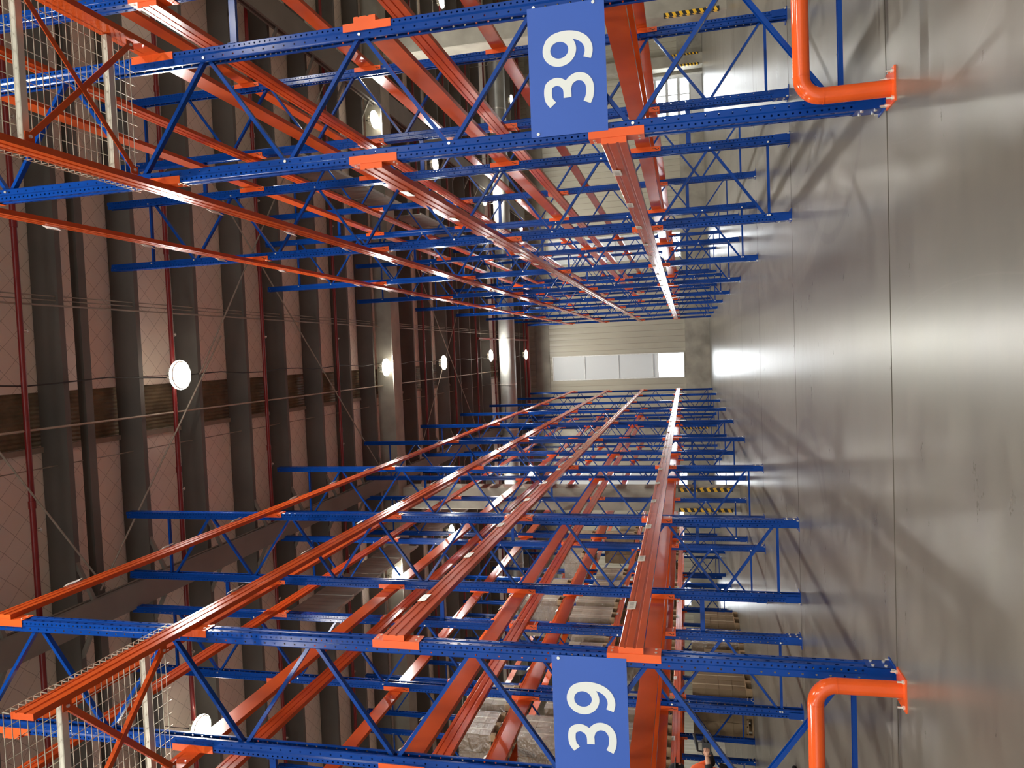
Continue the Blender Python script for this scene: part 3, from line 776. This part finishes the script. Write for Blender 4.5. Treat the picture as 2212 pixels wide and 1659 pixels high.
def sign(x0, label, rivets):
    """x0: left edge as seen from the aisle end"""
    Wd, Hd, yb = 0.885, 0.535, D0-0.064
    r = empty('aisle_sign', label, 'sign', (x0, yb, 1.735), 0, 'aisle number signs')
    p = MB('signblue', 'signwhite'); p.box(0, Wd, -0.004, 0, 0, Hd); obj('panel', p, r)
    def sq(pts, k=0.87): return [(x*k, z) for x, z in pts]
    three = catmull(sq([(0.012, 0.288), (0.055, 0.315), (0.112, 0.322), (0.165, 0.312), (0.190, 0.274), (0.188, 0.240), (0.166, 0.208), (0.125, 0.1885), (0.060, 0.186)]))
    three2 = catmull(sq([(0.125, 0.188), (0.175, 0.172), (0.206, 0.140), (0.2145, 0.105), (0.200, 0.064), (0.160, 0.037), (0.112, 0.0285), (0.055, 0.034), (0.008, 0.052)]))
    a = MB('signwhite'); stroke(a, three, 0.054, 0.198, 0.085, -0.0065, -0.004); stroke(a, three2, 0.054, 0.198, 0.085, -0.0068, -0.004); obj('numeral', a, r)
    ring = sq([(0.122+0.0965*math.cos(t), 0.232+0.090*math.sin(t)) for t in [2*PI*k/48 for k in range(48)]])
    tail = catmull(sq([(0.150, 0.318), (0.195, 0.298), (0.222, 0.262), (0.2355, 0.205), (0.232, 0.150), (0.214, 0.098), (0.178, 0.055), (0.130, 0.033), (0.085, 0.030), (0.040, 0.042)]))
    a = MB('signwhite'); stroke(a, ring, 0.054, 0.470, 0.085, -0.0065, -0.004, True); stroke(a, tail, 0.054, 0.470, 0.085, -0.0068, -0.004); obj('numeral', a, r)
    for rx, rzz in rivets:
        q = MB('signwhite'); q.cyl((rx, -0.004, rzz), (rx, -0.010, rzz), 0.011, 12); obj('rivet', q, r)
sign(1.842, 'blue 39 sign with white numerals on the upper front rack', [(0.868, 0.075), (0.02, 0.485)])
sign(-2.715, 'blue 39 sign with white numerals on the lower front rack, cut by photo edge', [(0.865, 0.485), (0.02, 0.06)])

# ------------------------------------------------------------------ orange frame guards
def guard(sgn, label):
    xa, xb, y = sgn*1.865, sgn*2.74, D0-0.215
    r = empty('frame_guard', label, 'guard rail', (0, y, 0), 0, 'orange tube guards')
    pts = [(xa, 0, 0.01), (xa, 0, 0.39)]
    R = 0.125; zt = 0.515
    for k in range(1, 9):
        t = k/8*PI/2; pts.append((xa+sgn*R*(1-math.cos(t)), 0, zt-R+R*math.sin(t)))
    for k in range(0, 9):
        t = k/8*PI/2; pts.append((xb-sgn*R*(1-math.sin(t)), 0, zt-R+R*math.cos(t)))
    pts += [(xb, 0, 0.01)]
    b = MB('guard'); b.tube(pts, 0.051, 24); obj('tube', b, r)
    b = MB('guard'); b.cyl((xa, 0, 0.388), (xa, 0, 0.393), 0.0525, 24); obj('weld_seam', b, r)
    b = MB('guard'); b.cyl((xa+sgn*0.124, 0, zt), (xa+sgn*0.129, 0, zt), 0.0525, 24); obj('weld_seam', b, r)
    for x in (xa, xb):
        p = MB('guard'); p.box(x-0.105, x+0.105, -0.10, 0.10, 0, 0.010); q = obj('foot_plate', p, r)
        for ax in (-0.08, 0.08):
            for ay in (-0.075, 0.075):
                n = MB('bolt'); n.cyl((x+ax, ay, 0.010), (x+ax, ay, 0.022), 0.013, 6); n.cyl((x+ax, ay, 0.022), (x+ax, ay, 0.050), 0.0065, 8); obj('anchor_bolt', n, q)
    return r
guard(1, 'orange tube guard bolted to the floor at the upper front rack')
guard(-1, 'orange tube guard bolted to the floor at the lower front rack')

# ------------------------------------------------------------------ mesh canopies at the end of the third level
def canopy(sgn, label):
    z = ZL[2]
    r = empty('mesh_canopy', label, 'canopy', (0, 0, z), 0, 'wire mesh canopies')
    X0, X1 = sgn*1.745, sgn*2.865
    for y in (3.95, 4.72):
        b = MB('galv'); b.rect((sgn*1.803, y, BH-0.045), (sgn*2.807, y, BH-0.045), 0.05, 0.045); b.box(min(sgn*1.76, sgn*1.82), max(sgn*1.76, sgn*1.82), y-0.025, y+0.025, BH+0.001, BH+0.005); obj('support_bar', b, r)
    prof = [(-0.02,-0.003),(0.02,-0.003),(0.02,0.003),(-0.014,0.003),(-0.014,0.03),(-0.02,0.03)]
    for (xa, ya), (xb, yb), dz in (((1.835, 3.90), (2.775, 4.84), 0.0), ((1.835, 4.80), (2.775, 3.86), -0.008)):
        b = MB('orange'); b.bar((sgn*xa, ya, 0.03+dz), (sgn*xb, yb, 0.03+dz), prof)
        for x, y in ((xa, ya), (xb, yb)):
            b.box(sgn*x-0.03, sgn*x+0.03, y-0.035, y+0.035, 0.028+dz, 0.034+dz); b.cyl((sgn*x, y, 0.028+dz), (sgn*x, y, 0.018+dz), 0.012, 6, 'bolt')
        obj('cross_brace', b, r)
    b = MB('wire'); zt = BH+0.012; rr = 0.0021
    y0, y1 = 3.58, 5.06
    k = 0; y = y0
    sq = [(-rr,-rr),(rr,-rr),(rr,rr),(-rr,rr)]
    while y <= y1:
        b.bar((sgn*1.735, y, zt), (sgn*2.875, y, zt), sq); b.bar((sgn*1.735, y, zt), (sgn*1.738, y, zt-0.05), sq, (0,1,0)); y += 0.055
    for i in range(12):
        x = sgn*(1.735+1.14*i/11)
        b.bar((x, y0, zt+0.005), (x, y1, zt+0.005), sq)
    obj('wire_mesh', b, r)
canopy(1, 'wire mesh canopy with orange cross braces overhanging from the upper front rack')
canopy(-1, 'wire mesh canopy with orange cross braces overhanging from the lower front rack')

# ------------------------------------------------------------------ wrapped pallets on the distant racks
def pallet_mb():
    b = MB('wood')
    for k in range(7): b.box(-0.60+k*0.176, -0.60+k*0.176+0.14, -0.5, 0.5, 0.122, 0.144)
    for y in (-0.45, 0, 0.45):
        b.box(-0.6, 0.6, y-0.05, y+0.05, 0.10, 0.122)
        for x in (-0.53, 0, 0.53): b.box(x-0.07, x+0.07, y-0.05, y+0.05, 0.022, 0.10)
        b.box(-0.6, 0.6, y-0.05, y+0.05, 0, 0.022)
    return b
PAL = pallet_mb().mesh('pallet')
def carton_me(w, d, h):
    b = MB('card', 'tape'); b.box(-w/2, w/2, -d/2, d/2, 0, h); b.box(-w/2-0.001, w/2+0.001, -0.025, 0.025, -0.0, h+0.001, 'tape'); return b.mesh('carton')
CART = [carton_me(0.385, 0.485, 0.30), carton_me(0.385, 0.485, 0.22)]
def film_me(h):
    b = MB('film'); b.box(-0.60, 0.60, -0.505, 0.505, 0.10, h+0.01); return b.mesh('stretch_film')
FILM = {}
def load(x, y, z, rows, ct, label, film):
    r = empty('pallet_load', label, 'pallet load', (x, y, z), 0, 'pallet loads')
    obj('pallet', PAL, r); h = 0.145; ch = 0.30 if ct == 0 else 0.22
    for k in range(rows):
        for i in (-0.393, 0, 0.393):
            for j in (-0.247, 0.247):
                o = obj('carton', CART[ct], r, (i+random.uniform(-.004, .004), j+random.uniform(-.004, .004), h+k*(ch+0.002)))
    if film:
        key = (rows, ct)
        if key not in FILM: FILM[key] = film_me(0.145+rows*(ch+0.002))
        obj('stretch_film', FILM[key], r)
SPOT = ['near end', 'middle', 'far end']
for n in range(2, 7):
    for lvl in range(-1, 3):
        for k in range(3):
            if lvl < 0 and not (n == 3 or (n == 4 and k == 0)): continue
            if lvl >= 0 and random.random() > (0.75, 0.75, 0.55)[lvl]*(1.0 if n < 5 else 0.5): continue
            z = 0.0 if lvl < 0 else ZL[lvl]+BH
            y = D0-0.6+n*L+0.75+k*1.35
            rows = random.choice([3, 4]) if lvl >= 0 else 4
            load(-8.255, y, z, rows, random.choice([0, 0, 1]), 'brown carton pallet, distant lower rack, %s, %s bay from camera, %s' %
                 ('on floor' if lvl < 0 else LVL[lvl]+' level', nth(n-2), SPOT[k]), random.random() < 0.6)

# ------------------------------------------------------------------ person with a camera at the lower edge
def skin_mesh(name, verts, edges, radii, root, sub=2):
    me = bpy.data.meshes.new(name); me.from_pydata(verts, edges, [])
    o = bpy.data.objects.new(name+'_tmp', me); COL.objects.link(o)
    md = o.modifiers.new('s', 'SKIN'); md.use_smooth_shade = True
    for i, r in enumerate(radii):
        sv = me.skin_vertices[0].data[i]; sv.radius = (r, r) if not isinstance(r, tuple) else r; sv.use_root = (i == root)
    ms = o.modifiers.new('d', 'SUBSURF'); ms.levels = sub; ms.render_levels = sub
    dg = bpy.context.evaluated_depsgraph_get()
    out = bpy.data.meshes.new_from_object(o.evaluated_get(dg))
    bpy.data.objects.remove(o); bpy.data.meshes.remove(me)
    out.name = name; return out
def person():
    px, py = -5.50, 10.0
    r = empty('person', 'person in black cap and orange jacket holding a black camera at the lower edge', 'person', (px, py, 0))
    # facing +X; skeleton: pelvis, spine, chest, neck, head, arms, legs
    V = [(0,0,0.90),(0.01,0,1.08),(0.02,0,1.27),(0.03,0,1.37),(0.05,0,1.42),(0.07,0,1.50),(0.075,0,1.57),
         (0.02,0.17,1.31),(0.10,0.24,1.10),(0.30,0.12,1.12),(0.37,0.08,1.13),
         (0.02,-0.17,1.31),(0.10,-0.24,1.10),(0.30,-0.12,1.14),(0.37,-0.07,1.15),
         (0,0.09,0.86),(0.03,0.10,0.48),(-0.01,0.11,0.10),(0.14,0.12,0.045),
         (0,-0.09,0.86),(0.05,-0.10,0.48),(0.02,-0.11,0.10),(0.17,-0.12,0.045)]
    E = [(0,1),(1,2),(2,3),(3,4),(4,5),(5,6),(2,7),(7,8),(8,9),(9,10),(2,11),(11,12),(12,13),(13,14),(0,15),(15,16),(16,17),(17,18),(0,19),(19,20),(20,21),(21,22)]
    R = [(0.13,0.15),(0.115,0.14),(0.12,0.16),0.065,0.055,(0.085,0.095),(0.085,0.095),0.062,0.047,0.036,0.032,0.062,0.047,0.036,0.032,0.085,0.062,0.042,0.038,0.085,0.062,0.042,0.038]
    me = skin_mesh('body', V, E, R, 0); me.materials.clear(); me.materials.append(M['skin']); obj('body', me, r)
    Jv = V[:4]+[V[7],V[8],(0.27,0.135,1.117),V[11],V[12],(0.27,-0.135,1.137)]
    me = skin_mesh('jacket', Jv, [(0,1),(1,2),(2,3),(2,4),(4,5),(5,6),(2,7),(7,8),(8,9)], [(0.15,0.17),(0.135,0.16),(0.14,0.18),0.078,0.075,0.062,0.05,0.075,0.062,0.05], 0)
    me.materials.clear(); me.materials.append(M['jacket']); obj('jacket', me, r)
    for a0, a1 in ((8, 9), (12, 13)):
        p0, p1 = Vector(V[a0]), Vector(V[a1])
        b = MB('cloth'); b.cyl(p0.lerp(p1, 0.05), p0.lerp(p1, 0.92), 0.066, 14, None, 0.050); obj('sleeve_cuff', b, r)
    Tv = [V[0],V[15],V[16],V[17],V[19],V[20],V[21]]
    me = skin_mesh('trousers', Tv, [(0,1),(1,2),(2,3),(0,4),(4,5),(5,6)], [(0.14,0.16),0.098,0.075,0.06,0.098,0.075,0.06], 0)
    me.materials.clear(); me.materials.append(M['cloth']); obj('trousers', me, r)
    for sy in (1, -1):
        b = MB('cloth'); v = V[18 if sy > 0 else 22]
        b.lathe([(0.0,0.0),(0.055,0.0),(0.06,0.03),(0.05,0.07),(0.0,0.085)], (v[0]-0.06, v[1], 0), 14)
        b.lathe([(0.0,0.0),(0.05,0.0),(0.055,0.025),(0.045,0.05),(0.0,0.06)], (v[0]+0.03, v[1], 0), 14); obj('shoe', b, r)
    # face
    b = MB('skin'); b.cyl((0.155,0,1.535),(0.190,0,1.505),0.010,8,None,0.017)
    obj('nose', b, r)
    for sy in (1, -1):
        e = MB('plastic'); e.lathe([(0,-0.008),(0.008,0),(0,0.008)], (0.152, sy*0.035, 1.545), 10); obj('eye', e, r)
        e = MB('skin'); e.lathe([(0,-0.03),(0.014,-0.01),(0.014,0.015),(0,0.03)], (0.065, sy*0.098, 1.53), 10); obj('ear', e, r)
    b = MB('brownstripe'); b.box(0.150, 0.162, -0.022, 0.022, 1.470, 1.478); obj('mouth', b, r)
    # black hood-like cap with a peak, and beard-dark hair behind
    c = MB('cloth')
    pr = [(0.0,0.125),(0.05,0.118),(0.09,0.09),(0.113,0.045),(0.116,0.0),(0.112,-0.045),(0.095,-0.09)]
    c.lathe(pr, (0.065, 0, 1.545), 24)
    vs = []; n = 12
    for k in range(n+1):
        t = -PI*0.42+PI*0.84*k/n
        vs.append((0.065+0.108*math.cos(t), 0.108*math.sin(t), 1.585))
        vs.append((0.065+0.20*math.cos(t*0.8), 0.120*math.sin(t), 1.568))
    m0 = len(vs); vs += [(x, y, z-0.006) for x, y, z in vs]
    fs = []
    for k in range(n):
        fs += [(2*k, 2*k+1, 2*k+3, 2*k+2), (m0+2*k, m0+2*k+2, m0+2*k+3, m0+2*k+1), (2*k+1, m0+2*k+1, m0+2*k+3, 2*k+3)]
    c.add(vs, fs); obj('cap', c, r)
    # hands: palm plus five curled digits each
    for sy, w in ((1, Vector(V[10])), (-1, Vector(V[14]))):
        vs = [w-Vector((0.03,0,0)), w, w+Vector((0.045,-sy*0.004,0.0))]; es = [(0,1),(1,2)]; rs = [0.026,0.03,0.03]
        for k, ln in enumerate((0.042, 0.050, 0.047, 0.038)):
            z = 0.030-k*0.020; b0 = w+Vector((0.055, 0, z)); i = len(vs)
            vs += [b0, b0+Vector((ln*0.6, -sy*0.018, 0.002)), b0+Vector((ln*0.75, -sy*0.045, 0))]
            es += [(2, i), (i, i+1), (i+1, i+2)]; rs += [0.011, 0.0095, 0.0085]
        i = len(vs); vs += [w+Vector((0.015, -sy*0.020, 0.034)), w+Vector((0.045, -sy*0.040, 0.046)), w+Vector((0.070, -sy*0.048, 0.044))]
        es += [(1, i), (i, i+1), (i+1, i+2)]; rs += [0.012, 0.011, 0.009]
        me = skin_mesh('hand', [tuple(v) for v in vs], es, rs, 0, 1); me.materials.clear(); me.materials.append(M['skin']); obj('hand', me, r)
    cm = empty('video_camera', 'black video camera held up in front of the person in orange jacket', 'camera', (px+0.43, py, 1.15))
    b = MB('plastic'); b.box(-0.06, 0.10, -0.045, 0.045, -0.06, 0.06); b.cyl((-0.10,0,0.03),(-0.06,0,0.03),0.02,12); obj('body', b, cm)
    b = MB('plastic'); b.cyl((0.10,0,0),(0.20,0,0),0.036,18); b.cyl((0.20,0,0),(0.24,0,0),0.044,18); b.cyl((0.241,0,0),(0.242,0,0),0.03,16,'zinc'); obj('lens', b, cm)
    b = MB('plastic'); b.tube([(-0.05,0,0.06),(-0.04,0,0.12),(0.07,0,0.12),(0.09,0,0.06)], 0.013, 10); b.cyl((-0.02,0,0.125),(0.19,0,0.16),0.02,12); obj('top_handle', b, cm)
person()
